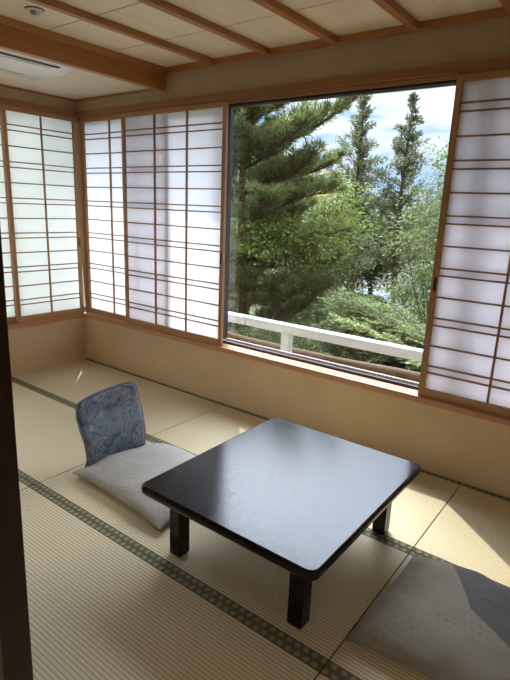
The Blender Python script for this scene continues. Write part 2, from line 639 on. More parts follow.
# head rails (kamoi) and sills (shikii) round the windows
k = MB()
k.box(-.05, 4.52, -.016, .1025, HEAD, 2.248)
k.box(-.05, 4.52, .082, .1025, 2.200, HEAD)
k.box(-.05, 4.52, .001, .010, HEAD - .012, HEAD)
k.box(-.05, 4.52, .034, .040, HEAD - .012, HEAD)
struct(k.build('trim_7', M['rail_x'], bevel=.0015))
struct(MB().box(-.075, .016, -2.10, -.0165, HEAD, 2.248).build('trim_8', M['rail_y'], bevel=.0015))
s = MB()
s.box(-.02, 4.52, -.014, .092, .418, SILL - .0025)
for y0, y1 in ((-.014, .004), (.030, .041), (.068, .092)):
    s.box(-.02, 4.52, y0, y1, SILL - .0061, SILL)
struct(s.build('trim_9', M['sill']))
s = MB()
s.box(-.092, .014, -2.10, -.0145, .418, SILL - .006)
for y0, y1 in ((-.004, .014), (-.041, -.030), (-.092, -.068)):
    s.box(y0, y1, -2.10, -.0145, SILL - .0061, SILL)
struct(s.build('trim_10', M['sill_y']))
# slim corner batten: closes the corner above, leaves a narrow gap at the bottom
struct(MB().prism([(.016, SILL), (.0362, SILL), (.0362, HEAD), (-.0005, HEAD), (-.0005, .95)], 'x', -.004, .0085)
       .build('trim_11', M['wood_z']))
# opening end post of left window and right window
struct(MB().box(-.10, .012, -2.115, -2.06, .418, 2.248).build('trim_12', M['wood_z']))
struct(MB().box(4.45, 4.50, -.012, .10, .452, HEAD).build('trim_13', M['wood_z']))

# doorway post and the dark sliding door beside it
post = MB()
post.prism([(3.132, -.03), (3.203, -.03), (3.240, 2.05), (3.169, 2.05)], 'y', -2.47, -2.40)
post.prism([(3.110, -.03), (3.1319, -.03), (3.1689, 2.05), (3.147, 2.05)], 'y', -2.455, -2.415)
struct(post.build('trim_14', M['post'], bevel=.004))
dr = MB().box(2.36, 3.112, -2.45, -2.42, -.0, 2.05)
struct(dr.build('door_1', M['fusuma']))

# ------------------------------------------------------------------ windows
def sash(w, name_lines):
    pass

# back window: three panes in dark sashes
GY = .118
wroot = struct(MB().box(-.10, 4.46, .100, .150, .424, .452).build('window_1', M['sash_out']))
sf = MB()
panes = [(-.095, 1.65), (1.65, 3.44), (3.44, 4.44)]
for a, b in panes:
    sf.box(a, b, .103, .135, .452, .473)
    sf.box(a, b, .103, .135, 2.186, 2.248)
    sf.box(a, a + (.030 if a < 0 else .036), .104, .134, .492, 2.178)
    sf.box(b - .036, b, .104, .134, .492, 2.178)
sf.build('frame', M['sash'], wroot)
edge = MB()
edge.box(1.67, 3.43, .1355, .152, .4525, .487)
edge.box(1.67, 3.43, .1355, .152, 2.180, 2.247)
edge.build('drip_edge', M['sash_out'], wroot)
for a, b in panes:
    MB().quad((a + .02, GY, .48), (b - .02, GY, .48), (b - .02, GY, 2.19), (a + .02, GY, 2.19)).build('glass', M['glass'], wroot)
w2 = struct(MB().box(-.150, -.100, -2.06, .10, .424, .452).build('window_2', M['sash_out']))
sf = MB()
for a, b in [(-2.06, -1.30), (-1.30, .10)]:
    sf.box(-.135, -.103, a, b, .452, .492)
    sf.box(-.135, -.103, a, b, 2.178, 2.248)
    sf.box(-.134, -.104, a, a + .036, .492, 2.178)
    if b < 0: sf.box(-.134, -.104, b - .036, b, .492, 2.178)
sf.build('frame', M['sash'], w2)
for a, b in [(-1.30, .028)]:
    MB().quad((-GY, a + .02, .48), (-GY, b - .02, .48), (-GY, b - .02, 2.19), (-GY, a + .02, 2.19)).build('glass', M['frosted'], w2)
MB().quad((-GY, -2.04, .48), (-GY, -1.32, .48), (-GY, -1.32, 2.19), (-GY, -2.04, 2.19)).build('glass', M['glass'], w2)  # unseen section, left clear and unscreened to let in extra daylight
# eave slab over both windows and the balcony slab edge
ev = MB()
ev.box(-.75, 8, .16, .72, 2.60, 2.78)
struct(ev.build('trim_15', M['concrete']))
struct(MB().prism([(.162, .02), (1.02, -.06), (1.32, -.20), (1.30, -.30), (.162, -.22)], 'x', -.9, 8).build('trim_16', M['roof_brown']))

# ------------------------------------------------------------------ shoji screens
DBL = [2.065, 1.7815, 1.498, 1.2145, .931, .6475]


def make_shoji(W, ncol, label, group, paper, fx, fz, pull_side):
    root = empty('shoji_screen', (0, 0, 0), label, 'sliding screen', group)
    z0, z1 = SILL, HEAD - .001
    ST = .032
    for q in (0, W - ST):
        st_ = MB().box(q, q + ST, 0, .027, z0, z1).build('stile', M['wood_z'], root, world=False, bevel=.0015)
    for q0, q1 in ((z0, z0 + .050), (z1 - .040, z1)):
        MB().box(ST, W - ST, .001, .026, q0, q1).build('rail', fx, root, world=False, bevel=.0015)
    lt = MB()
    a, b = ST, W - ST
    for z in DBL:
        lt.box(a, b, .006, .018, z - .0045, z + .0045)
        lt.box(a, b, .006, .018, z - .042 - .0045, z - .042 + .0045)
    for z, zn in zip(DBL[:-1], DBL[1:]):
        m = (z - .042 + zn) / 2
        lt.box(a, b, .006, .018, m - .0045, m + .0045)
    for i in range(1, ncol):
        x = a + (b - a) * i / ncol
        lt.box(x - .0055, x + .0055, .004, .0185, z0 + .05, z1 - .04)
    lt.build('lattice', M['lattice'], root, world=False)
    MB().quad((a - .005, .0190, z0 + .045), (b + .005, .0190, z0 + .045), (b + .005, .0190, z1 - .035),
              (a - .005, .0190, z1 - .035)).build('paper', paper, root, world=False)
    xp = .021 if pull_side < 0 else W - .021
    pl = MB().box(xp - .008, xp + .008, -.0015, .004, 1.085, 1.165)
    pl.build('finger_pull', M['pull'], st_, world=False)
    return root


SW = 1.124
shA = make_shoji(SW, 3, 'wide paper screen just left of the clear window opening, sliding over the corner one',
                 'paper screens along the window wall', M['paper'], M['wood_x'], None, 1)
shA.location = (.605, .003, 0)
shB = copy_tree(shA)
shB.location = (.009, .0365, 0)
shB['label'] = 'paper screen of the window wall nearest the room corner, partly covered by another'
shC = copy_tree(shA)
shC.location = (3.284 + SW, .003 + .030, 0)
shC.rotation_euler = (0, 0, PI)
shC.location = (3.277, .003, 0); shC.rotation_euler = (0, 0, 0)
shC['label'] = 'paper screen to the right of the clear window, cut off by the picture edge'
for ch in [g for c in shC.children for g in c.children]:
    if ch.name.startswith('finger_pull'):
        ch.location.x = -(SW - .042)
shG = copy_tree(shC)
shG.location = (3.292, .0365, 0)
shG['label'] = 'paper screen stacked directly behind the one right of the clear window'
LW = .662
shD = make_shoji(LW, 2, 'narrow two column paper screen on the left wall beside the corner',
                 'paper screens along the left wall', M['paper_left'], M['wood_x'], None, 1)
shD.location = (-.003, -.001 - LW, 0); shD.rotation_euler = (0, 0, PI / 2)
shE = copy_tree(shD)
shE.location = (-.0365, -.008 - 2 * LW + .045, 0)
shE['label'] = 'left wall paper screen at the picture edge, only a strip beside the dark post'
# ------------------------------------------------------------------ tatami mats
XS = [0.0, 1.8, 3.6, XR - .002]
YS = [0.0, -.80, -1.60, -2.40]
mat_lab = {
    (0, 0): 'tatami mat in the far left corner, below the corner screens',
    (1, 0): 'tatami mat under the clear window behind the low table',
    (2, 0): 'tatami mat at the right wall side with the big sun patch',
    (0, 1): 'tatami mat at the left behind the blue backrest, middle row',
    (1, 1): 'tatami mat under the low black table and the grey seat cushion',
    (2, 1): 'tatami mat under the patterned cushion in the near right corner',
    (0, 2): 'tatami mat beside the dark doorway post, small piece left of the seam',
    (1, 2): 'large plain tatami mat across the near lower left foreground',
    (2, 2): 'tatami mat at the bottom edge in front of the patterned cushion',
}
HW = .033
for (i, j), lab in mat_lab.items():
    xa, xb = XS[i] + .0028, XS[i + 1] - .0028
    yb, ya = YS[j] - .0006, YS[j + 1] + .0006
    root = empty('tatami_mat', ((xa + xb) / 2, (ya + yb) / 2, -.03), lab, 'tatami mat', 'tatami mats of the floor')
    MB().box(xa + .015, xb - .015, ya + .002, yb - .002, -.0299, -.0032).build('core', M['tatami_core'], root)
    MB().box(xa, xb, ya + HW, yb - HW, -.0029, 0).build('rush_cover', M['tatami'], root)
    for kk, (p, q) in enumerate(((ya, ya + HW), (yb - HW, yb))):
        bo = MB().box(xa, xb, p, q, -.0029, .0006)
        bo.build('border', M['heri'], root, loc=((xa + xb) / 2 + (.018 if kk else 0), (p + q) / 2, 0))

# ------------------------------------------------------------------ low table
TX0, TX1, TY0, TY1, TZ = 2.676, 3.548, -1.620, -.617, .345
tb = empty('low_table', ((TX0 + TX1) / 2, (TY0 + TY1) / 2, 0), 'square low black lacquer table on the tatami', 'table')


def round_rect(x0, x1, y0, y1, r, n=6):
    P = []
    for cx, cy, a in ((x1 - r, y1 - r, 0), (x0 + r, y1 - r, 90), (x0 + r, y0 + r, 180), (x1 - r, y0 + r, 270)):
        for q in range(n + 1):
            t = math.radians(a + 90 * q / n)
            P.append((cx + r * math.cos(t), cy + r * math.sin(t)))
    return P


top = MB()
prof = [(.018, 0), (.006, .004), (0, .014), (0, .036), (.003, .041), (.010, .044)]   # inset, height
rings = []
for ins, h in prof:
    rings.append([(x, y, TZ - .044 + h) for x, y in
                  round_rect(TX0 + ins, TX1 - ins, TY0 + ins, TY1 - ins, .035)])
nr = len(rings[0])
for r in rings: top.v += r
for a in range(len(rings) - 1):
    for q in range(nr):
        top.f.append((a * nr + q, a * nr + (q + 1) % nr, (a + 1) * nr + (q + 1) % nr, (a + 1) * nr + q))
top.f.append(tuple(range(nr)))
top.f.append(tuple((len(rings) - 1) * nr + q for q in range(nr)))
to = top.build('tabletop', M['lacquer'], tb, smooth=False)
for p in to.data.polygons:
    if len(p.vertices) == 4: p.use_smooth = True
ap = MB()
ax0, ax1, ay0, ay1 = TX0 + .093, TX1 - .090, TY0 + .094, TY1 - .105
ap.box(ax0 + .06, ax1 - .06, ay0 + .012, ay0 + .034, .258, .3005)
ap.box(ax0 + .06, ax1 - .06, ay1 - .034, ay1 - .012, .258, .3005)
ap.box(ax0 + .012, ax0 + .034, ay0 + .06, ay1 - .06, .258, .3005)
ap.box(ax1 - .034, ax1 - .012, ay0 + .06, ay1 - .06, .258, .3005)
ap.build('apron', M['lacquer'], tb)
LS = .063
for lx in (ax0, ax1 - LS):
    for ly in (ay0, ay1 - LS):
        lg = MB()
        c = LS / 2; r = LS / 2
        sec = [(-r, -r, .0), ]
        # square leg with a soft foot
        for z, e in ((.0008, .004), (.006, .0), (.018, 0), (.3005, 0)):
            base = len(lg.v)
            for sx, sy in ((-1, -1), (1, -1), (1, 1), (-1, 1)):
                lg.v.append((lx + c + sx * (r - e), ly + c + sy * (r - e), z))
            if base:
                for q in range(4):
                    lg.f.append((base - 4 + q, base - 4 + (q + 1) % 4, base + (q + 1) % 4, base + q))
        lg.f.append((0, 3, 2, 1)); nL = len(lg.v); lg.f.append((nL - 4, nL - 3, nL - 2, nL - 1))
        lg.build('leg', M['lacquer'], tb, bevel=.004)

# ------------------------------------------------------------------ legless floor chair
CX, CY = 1.945, -1.172
ch = empty('floor_chair', (CX, CY, 0), 'legless floor chair with a blue marbled fabric backrest', 'floor chair', rz=0)


def back_profile(h):
    """lean of the bent board: returns x offset for height h"""
    return .030 * math.sin(min(1, h / .30) * PI) * 1.0 - .23 * max(0, h - .08) * 1.0


def half_w(h):
    t = [(0, .202), (.07, .193), (.17, .197), (.25, .206), (.33, .205), (.37, .199), (.395, .191), (.412, .170)]
    for (a, wa), (b, wb_) in zip(t[:-1], t[1:]):
        if h <= b:
            f = (h - a) / (b - a); f = f * f * (3 - 2 * f)
            return wa + (wb_ - wa) * f
    return t[-1][1]


def backrest(T, inset, h0, h1):
    b = MB()
    nh, nw = 34, 24
    idx = {}
    for side in (0, 1):
        for a in range(nh + 1):
            h = h0 + (h1 - h0) * a / nh
            edge_h = min(1, (h1 - h) / .03)
            for w in range(nw + 1):
                u = -1 + 2 * w / nw
                hw = half_w(h) - inset
                y = CY + u * hw
                e = min(1, (1 - abs(u)) * hw / .022)
                puff = math.sqrt(max(0, 1 - (1 - e) ** 2)) * math.sqrt(max(0, 1 - (1 - edge_h) ** 2))
                # top edge slopes slightly down at the ends
                hh = h - (.008 * (abs(u) ** 3)) * max(0, (h - .25) / .17) + .019 * u * (h / h1)
                x = CX + back_profile(hh) + .028 * (1 - u * u) * -.5
                off = T / 2 * puff * (1 if side == 0 else -1)
                idx[(side, a, w)] = len(b.v)
                b.v.append((x + off, y, .035 + hh))
    for side in (0, 1):
        for a in range(nh):
            for w in range(nw):
                q = (idx[(side, a, w)], idx[(side, a, w + 1)], idx[(side, a + 1, w + 1)], idx[(side, a + 1, w)])
                b.f.append(q if side == 0 else q[::-1])
    for a in range(nh):
        for w in (0, nw):
            b.f.append((idx[(0, a, w)], idx[(0, a + 1, w)], idx[(1, a + 1, w)], idx[(1, a, w)]))
    for w in range(nw):
        for a in (0, nh):
            b.f.append((idx[(0, a, w)], idx[(0, a, w + 1)], idx[(1, a, w + 1)], idx[(1, a, w)]))
    return b


brest = backrest(.036, 0, -.02, .412).build('backrest', M['chair_fabric'], ch, loc=(CX, CY, 0), smooth=True)
op = []
for a in range(0, 31):
    h = .412 * a / 30
    op.append((h, -1))
op += [(.412, -1 + 2 * q / 12) for q in range(1, 12)]
for a in range(30, -1, -1):
    op.append((.412 * a / 30, 1))
pth = []
for h, u in op:
    hh = h - (.008 * abs(u) ** 3) * max(0, (h - .25) / .17) + .019 * u * (h / .412)
    pth.append((CX + back_profile(hh) - .014 * (1 - u * u) + .002, CY + u * half_w(h), .035 + hh))
MB().tube(pth, .0048, 6).build('piping', M['chair_edge'], brest, loc=(CX, CY, 0), smooth=True)
MB().box(CX - .012, CX + .40, CY - .165, CY + .165, .0008, .014).build('seat', M['chair_wood'], ch, bevel=.003)
ch.rotation_euler = (0, 0, -.10)


# ------------------------------------------------------------------ cushions
def cushion(name, label, cat, cs, H, mat, zb, seed, group=None, puffp=2.6):
    """cs: four corners (left-front, right-front, right-back, left-back)"""
    c = [np.array(p, float) for p in cs]
    ctr = sum(c) / 4
    n = 44
    r = np.random.default_rng(seed)
    V = []; F = []
    ph = r.uniform(0, 6.28, 12)
    idx = {}
    for side in (0, 1):
        for a in range(n + 1):
            for b in range(n + 1):
                u = -1 + 2 * a / n; v = -1 + 2 * b / n
                p = (c[0] * (1 - u) * (1 - v) + c[1] * (1 + u) * (1 - v) + c[2] * (1 + u) * (1 + v) + c[3] * (1 - u) * (1 + v)) / 4
                # edges pulled inwards between the pointed tips
                k1 = 1 - .055 * (1 - v * v) * abs(u) ** 3
                k2 = 1 - .055 * (1 - u * u) * abs(v) ** 3
                p = ctr + (p - ctr) * np.array([k1, k2])
                f = max(0, (1 - abs(u) ** puffp)) * max(0, (1 - abs(v) ** puffp))
                f = f ** .55
                wr = (.5 * math.sin(5 * u + 3 * v + ph[0]) + .35 * math.sin(9 * u - 7 * v + ph[1]) + .25 * math.sin(13 * v + 6 * u + ph[2])
                      + .25 * math.sin(17 * u - 3 * v + ph[3]))
                edge_w = (1 - f) * f * 4
                tip = (abs(u) * abs(v)) ** 3
                mid = zb + .30 * H - .022 * tip + .004 * math.sin(4 * u + 2 * v + ph[4])
                if side == 0:
                    z = mid + .70 * H * f + .0045 * wr * (.3 + edge_w) * (f > 0)
                else:
                    z = mid - (.30 * H - .001) * min(1, f * 1.5) - .0
                z = max(z, zb + .001 + (.002 if side == 0 else 0))
                if side == 1 and (a in (0, n) or b in (0, n)):
                    idx[(1, a, b)] = idx[(0, a, b)]; continue
                idx[(side, a, b)] = len(V); V.append((p[0], p[1], z))
    for side in (0, 1):
        for a in range(n):
            for b in range(n):
                q = [idx[(side, a, b)], idx[(side, a + 1, b)], idx[(side, a + 1, b + 1)], idx[(side, a, b + 1)]]
                F.append(q if side == 0 else q[::-1])
    m = MB(); m.v = V; m.f = [tuple(q) for q in F]
    o = m.build(name, mat, None, loc=(ctr[0], ctr[1], zb), smooth=True)
    tag(o, label, cat, group)
    return o


cushion('floor_cushion', 'pale grey floor cushion lying on the floor chair seat, against the blue backrest', 'cushion',
        [(1.875, -1.425), (2.65, -1.475), (2.62, -.84), (1.93, -.845)], .095, M['cushion_left'], .0145, 3, 'floor cushions')
cushion('floor_cushion', 'grey brown floor cushion with a dark wave patterned patch, in the near right corner', 'cushion',
        [(3.605, -1.475), (4.265, -1.45), (4.28, -.80), (3.625, -.845)], .115, M['cushion_right'], .001, 11, 'floor cushions')

# ------------------------------------------------------------------ air conditioner and ceiling sensor
ac = empty('air_conditioner', (.77, -1.30, LO), 'white ceiling cassette air conditioner in the lowered ceiling', 'air conditioner')
MB().box(.475, 1.050, -2.02, -.655, LO - .022, LO - .0005).build('panel', M['ac_white'], ac, bevel=.006)
MB().box(.965, 1.002, -1.95, -.785, LO - .0245, LO - .0215).build('outlet_slot', M['ac_dark'], ac)
MB().box(.575, .592, -1.95, -.800, LO - .0238, LO - .0215).build('return_slot', M['ac_dark'], ac)
gr_ = MB().box(.60, .945, -1.95, -.790, LO - .0262, LO - .0221).build('intake_grille', M['ac_white'], ac, bevel=.002)
MB().box(.918, .934, -1.94, -.815, LO - .0268, LO - .0260).build('seam_line', M['ac_grey'], gr_)

sd = empty('ceiling_detector', (1.412, -1.195, HI), 'small round sensor on the ceiling boards near the beam', 'smoke detector')
MB().disc((1.412, -1.195), .046, HI - .006, HI - .0005, 32, .050).build('mounting_plate', M['det_dark'], sd)
db_ = MB().disc((1.412, -1.195), .042, HI - .010, HI - .0055, 32, .046).build('base', M['det_white'], sd)
MB().disc((1.412, -1.195), .018, HI - .030, HI - .0095, 24, .026).build('sensor_cap', M['chrome'], db_)

# unseen fill lamps added behind the camera to brighten the floor and walls
em = NT('fill_lamp_diffuser')
e_ = em.n('ShaderNodeEmission'); em.set(e_, 0, (1.0, .96, .90)); e_.inputs[1].default_value = 9.0
M['lamp'] = em.done(e_.outputs[0])
for lx, lab in ((2.0, 'added round fill lamp behind the camera, nearer the left wall'),
                (5.0, 'added round fill lamp behind the camera, nearer the right wall')):
    lp = empty('fill_lamp', (lx, -4.3, 2.5), lab, 'lamp', 'added fill lamps behind the camera')
    MB().disc((lx, -4.3), .42, 2.44, 2.4995, 36).build('housing', M['wood_x'], lp)
    MB().disc((lx, -4.3), .39, 2.40, 2.4395, 36, .41).build('diffuser', M['lamp'], lp)

# ------------------------------------------------------------------ balcony railing
rl = empty('balcony_railing', (1.8, .84, -.04), 'white metal railing outside the clear window', 'railing')
RY0, RY1, RZ0, RZ1 = .800, .885, .432, .512
MB().box(-.9, 1.334, RY0, RY1, RZ0, RZ1).build('top_rail', M['white_paint'], rl, bevel=.006)
MB().box(1.341, 4.6, RY0, RY1, RZ0, RZ1).build('top_rail', M['white_paint'], rl, bevel=.006)
MB().box(4.607, 7.6, RY0, RY1, RZ0, RZ1).build('top_rail', M['white_paint'], rl, bevel=.006)
for px in (-.75, 1.742, 4.24, 6.74):
    MB().box(px, px + .085, RY0 + .006, RY1 - .006, -.04, RZ0).build('post', M['white_paint'], rl, bevel=.005)

lr = empty('brown_bar', (1.8, 1.2, -.06), 'uneven brown bar lying low outside, just below the white railing', 'rail')  # uneven bar modelled for the brown band below the railing
lrm = MB()
px_ = np.linspace(-.6, 5.6, 40)
lrm.tube([(x, 1.2 + .012 * math.sin(3 * x), .172 + .010 * math.sin(2.3 * x + 1)) for x in px_], [.036 + .005 * math.sin(5 * x) for x in px_], 12)
M['bar'] = wood('uneven_brown_wood', (.13, .085, .055), (.07, .045, .028), 'x', .9, .6, .05)
lrm.build('bar', M['bar'], lr, smooth=True)
for x in (-.4, 1.9, 4.2):
    MB().box(x - .03, x + .03, 1.17, 1.23, -.16, .15).build('support', M['bar'], lr)

# ------------------------------------------------------------------ garden, trees, the far side
GZ = -4.0
struct(MB().box(-140, 80, 1.5, 34, GZ - .5, GZ).build('ground', M['soil']))
struct(MB().box(-140, 80, 34, 60, GZ - .5, GZ + .01).build('pavement', M['pavement']))
struct(MB().box(-140, 80, 60, 200, GZ - .5, GZ).build('ground_far', M['soil']))


def unit(a):
    return a / (np.linalg.norm(a, axis=-1, keepdims=True) + 1e-9)


def leafset(C_, D, L, W, r, upbias=0.0):
    """diamond leaves: centre points, directions, length and width arrays"""
    N = len(C_)
    D = unit(D)
    rv = r.normal(size=(N, 3))
    if upbias:
        S = np.cross(D, np.array([0, 0, 1.0]) + rv * (1 - upbias))
    else:
        S = np.cross(D, rv)
    S = unit(S)
    L = np.broadcast_to(np.asarray(L, float), (N,))[:, None]
    W = np.broadcast_to(np.asarray(W, float), (N,))[:, None]
    V = np.empty((N, 4, 3))
    V[:, 0] = C_
    V[:, 1] = C_ + D * L * .45 + S * W * .5
    V[:, 2] = C_ + D * L
    V[:, 3] = C_ + D * L * .45 - S * W * .5
    F = np.arange(N * 4).reshape(N, 4)
    return V.reshape(-1, 3), F


def join(parts):
    Vs, Fs, o = [], [], 0
    for V, F in parts:
        Vs.append(V); Fs.append(F + o); o += len(V)
    return np.concatenate(Vs), np.concatenate(Fs)


def curve(p0, d0, length, sag, n, r, wob=.06):
    """polyline growing from p0 along d0 with a vertical sag/rise"""
    P = [np.array(p0, float)]
    d = np.array(d0, float); d /= np.linalg.norm(d)
    for i in range(n):
        d = d + np.array([0, 0, sag / n]) + r.normal(size=3) * wob
        d /= np.linalg.norm(d)
        P.append(P[-1] + d * length / n)
    return np.array(P)


def pine(name, base, top, branches, label, cat, group, seed, dens=1.0):
    r = np.random.default_rng(seed)
    root = empty(name, base, label, cat, group)
    wood_ = MB()
    n = 10
    tr = [np.array(base) + (np.array(top) - np.array(base)) * t + np.array([.12 * math.sin(3 * t + 1), .1 * math.cos(4 * t), 0]) * math.sin(PI * t)
          for t in np.linspace(0, 1, n)]
    MB().tube(tr, list(np.linspace(.16, .03, n)), 10).build('trunk', M['bark_red'], root, loc=tuple(base), smooth=True)
    TC, TD = [], []

    def pt(z):
        zs = [p[2] for p in tr]
        t = np.clip((z - zs[0]) / (zs[-1] - zs[0]), 0, 1) * (n - 1)
        i = int(min(t, n - 2)); f = t - i
        return tr[i] * (1 - f) + tr[i + 1] * f
    for (z, az, ln, rise) in branches:
        d = np.array([math.cos(az), math.sin(az), rise])
        P = curve(pt(z), d, ln, .30, 9, r, .07)
        wood_.tube(P, list(np.linspace(.028 + .010 * ln, .008, len(P))), 6)
        for i in range(2, len(P)):
            t = i / (len(P) - 1)
            for s_ in (-1, 1, 0) if i < len(P) - 1 else (-1, 0, 1, 0):
                for rep in range(2):
                    dd = P[i] - P[i - 1]; dd = dd / np.linalg.norm(dd)
                    side = np.cross(dd, [0, 0, 1.0])
                    tl = (.26 + .42 * (1 - t) * min(1, ln / 2) + r.uniform(0, .2))
                    td = dd * r.uniform(.5, 1.0) + side * s_ * r.uniform(.5, 1.1) + np.array([0, 0, r.uniform(.0, .35)])
                    st = P[i] + (P[i - 1] - P[i]) * r.uniform(0, 1)
                    Q = curve(st, td, tl, .45, 4, r, .09)
                    wood_.tube(Q, [.008, .007, .006, .005, .004], 4, False)
                    m = int(4 * dens * (tl / .4)) + 2
                    for q in range(m):
                        f = r.uniform(.25, 1.0) * 4
                        a = int(min(f, 3)); g = f - a
                        TC.append(Q[a] * (1 - g) + Q[a + 1] * g)
                        TD.append(Q[a + 1] - Q[a])
    wood_.build('branches', M['bark_red'], root, loc=tuple(base))['kind'] = 'stuff'
    TC = np.array(TC); TD = unit(np.array(TD))
    K = 12
    C_ = np.repeat(TC, K, 0) + r.normal(size=(len(TC) * K, 3)) * .014
    D = np.repeat(TD, K, 0) * .55 + unit(r.normal(size=(len(C_), 3))) * .85 + np.array([0, 0, .38])
    V, F = leafset(C_, D, r.uniform(.10, .17, len(C_)), .0155, r)
    fastmesh('needles', V, F, M['pine'], root)
    return root


R = random.Random(5)
br = []
# main boughs that show against the sky and the maple, reaching to the right
br += [(2.55, .05, 2.25, .22), (2.2, -.25, 1.75, .10), (1.75, .02, 1.6, .10), (1.95, .45, 1.7, .1), (3.0, .3, 1.5, .35),
       (1.35, -.10, 2.0, .02), (1.25, -.6, 1.7, .0), (.9, .2, 1.9, .0), (.55, -.25, 1.75, -.02), (.35, .3, 1.9, -.05),
       (-.05, -.1, 1.8, -.05), (-.25, -.5, 1.6, -.08), (-.65, .1, 1.8, -.08), (-1.0, -.3, 1.7, -.1)]
br += [(2.15, -1.3, .95, .1), (2.5, -2.0, .9, .1), (1.9, -2.3, 1.0, .05), (2.75, -1.0, 1.0, .2), (1.65, -1.7, 1.1, .0), (3.1, -1.6, .9, .3), (3.3, -2.6, .9, .3)]
for i in range(30):
    z = -1.6 + 5.0 * i / 30
    az = R.uniform(.9, 5.4)
    ln = (1.6 - .30 * max(0, z - .8)) * R.uniform(.55, 1.0)
    br.append((z, az, max(.4, ln), R.uniform(-.05, .25)))
pine('pine_tree', (-2.15, 5.1, GZ), (-2.05, 5.0, 3.75), br,
     'dark layered pine nearest the left side of the clear window', 'tree', 'trees in the garden', 21)


def broadleaf(name, base, crown_c, crown_r, nclus, nleaf, lsize, mat, label, cat, group, seed, flat=.45, cl_r=.42, trunk_r=.10, bark='bark', upb=.75, shell=.35):
    r = np.random.default_rng(seed)
    root = empty(name, base, label, cat, group)
    base = np.array(base, float); cc = np.array(crown_c, float); cr = np.array(crown_r, float)
    fork = base + (cc - base) * .62
    pts = [base + (fork - base) * t + np.array([.08 * math.sin(4 * t + seed), .06 * math.cos(3 * t + seed), 0]) * t for t in np.linspace(0, 1, 7)]
    MB().tube(pts, list(np.linspace(trunk_r, trunk_r * .6, 7)), 9).build('trunk', M[bark], root, loc=tuple(base), smooth=True)
    fork = pts[-1]
    tubes = []
    CC = []
    while len(CC) < nclus:
        p = r.uniform(-1, 1, 3)
        q = np.linalg.norm(p)
        if q > 1 or q < shell: continue
        CC.append(cc + p * cr)
    C_, D = [], []
    for c in CC:
        mid = (fork + c) / 2 + r.normal(size=3) * .08 + np.array([0, 0, .08])
        if r.uniform() < .3: tubes.append([fork + (r.normal(size=3) * .02), mid, c])
        k = int(nleaf * r.uniform(.7, 1.3))
        off = r.normal(size=(k, 3)) * np.array([1, 1, flat]) * cl_r * .5
        C_.append(c + off)
        dd = off + r.normal(size=(k, 3)) * .25 * cl_r + np.array([0, 0, -.05])
        D.append(dd)
    groups = [tubes] if len(tubes) > 20 else [[t] for t in tubes]
    for gset in groups:
        w_ = MB()
        for t in gset: w_.tube(t, [trunk_r * .22, trunk_r * .12, .005], 5, False)
        w_.build('branches' if len(gset) > 1 else 'branch', M[bark], root, loc=tuple(base))
    C_ = np.concatenate(C_); D = np.concatenate(D)
    V, F = leafset(C_, D, r.uniform(.7, 1.25, len(C_)) * lsize, r.uniform(.4, .62, len(C_)) * lsize, r, upb)
    fastmesh('leaves', V, F, M[mat], root)
    return root


def conifer(name, base, height, rad, label, cat, group, seed, mat='conifer', start=.30, step=.20, dens=1.0, up=.35, trunk_r=.13):
    r = np.random.default_rng(seed)
    root = empty(name, base, label, cat, group)
    base = np.array(base, float)
    lean = r.normal(size=2) * .12
    def P(t): return base + np.array([lean[0] * t + .05 * math.sin(7 * t), lean[1] * t, height * t])
    ts = np.linspace(0, 1, 12)
    MB().tube([P(t) for t in ts], list(trunk_r * (1 - ts) ** .8 + .006), 9).build('trunk', M['bark'], root, loc=tuple(base), smooth=True)
    w_ = MB(); C_, D = [], []
    z = start * height
    while z < height * .99:
        t = z / height
        for b in range(3):
            az = r.uniform(0, 2 * PI)
            env = rad * (1 - (t - start) / (1 - start)) ** 1.0 + .03
            ln = env * r.uniform(.4, 1.2)
            Q = curve(P(t), (math.cos(az), math.sin(az), up * r.uniform(.2, 1.1) + .25 * t), ln, .25, 6, r, .09)
            w_.tube(Q, list(np.linspace(.012 + .010 * ln, .004, 7)), 4, False)
            m = int((3 + 16 * ln) * dens)
            f = r.uniform(.12, 1.0, m) * 6
            a = np.minimum(f.astype(int), 5); g = (f - a)[:, None]
            pos = Q[a] * (1 - g) + Q[a + 1] * g
            dirs = unit(Q[a + 1] - Q[a])
            K = 7
            pos = np.repeat(pos, K, 0); dirs = np.repeat(dirs, K, 0)
            sp = r.normal(size=pos.shape) * np.array([.055, .055, .04]) * (0.25 + .75 * min(ln, 1.2))
            C_.append(pos + sp)
            D.append(dirs * .7 + unit(sp) * .8 + np.array([0, 0, .12]))
        z += step * r.uniform(.6, 1.4) * (.7 + .3 * (1 - t))
    w_.build('branches', M['bark'], root, loc=tuple(base))['kind'] = 'stuff'
    C_ = np.concatenate(C_); D = np.concatenate(D)
    V, F = leafset(C_, D, r.uniform(.08, .17, len(C_)), r.uniform(.025, .05, len(C_)), r)
    fastmesh('sprays', V, F, M[mat], root)
    return root


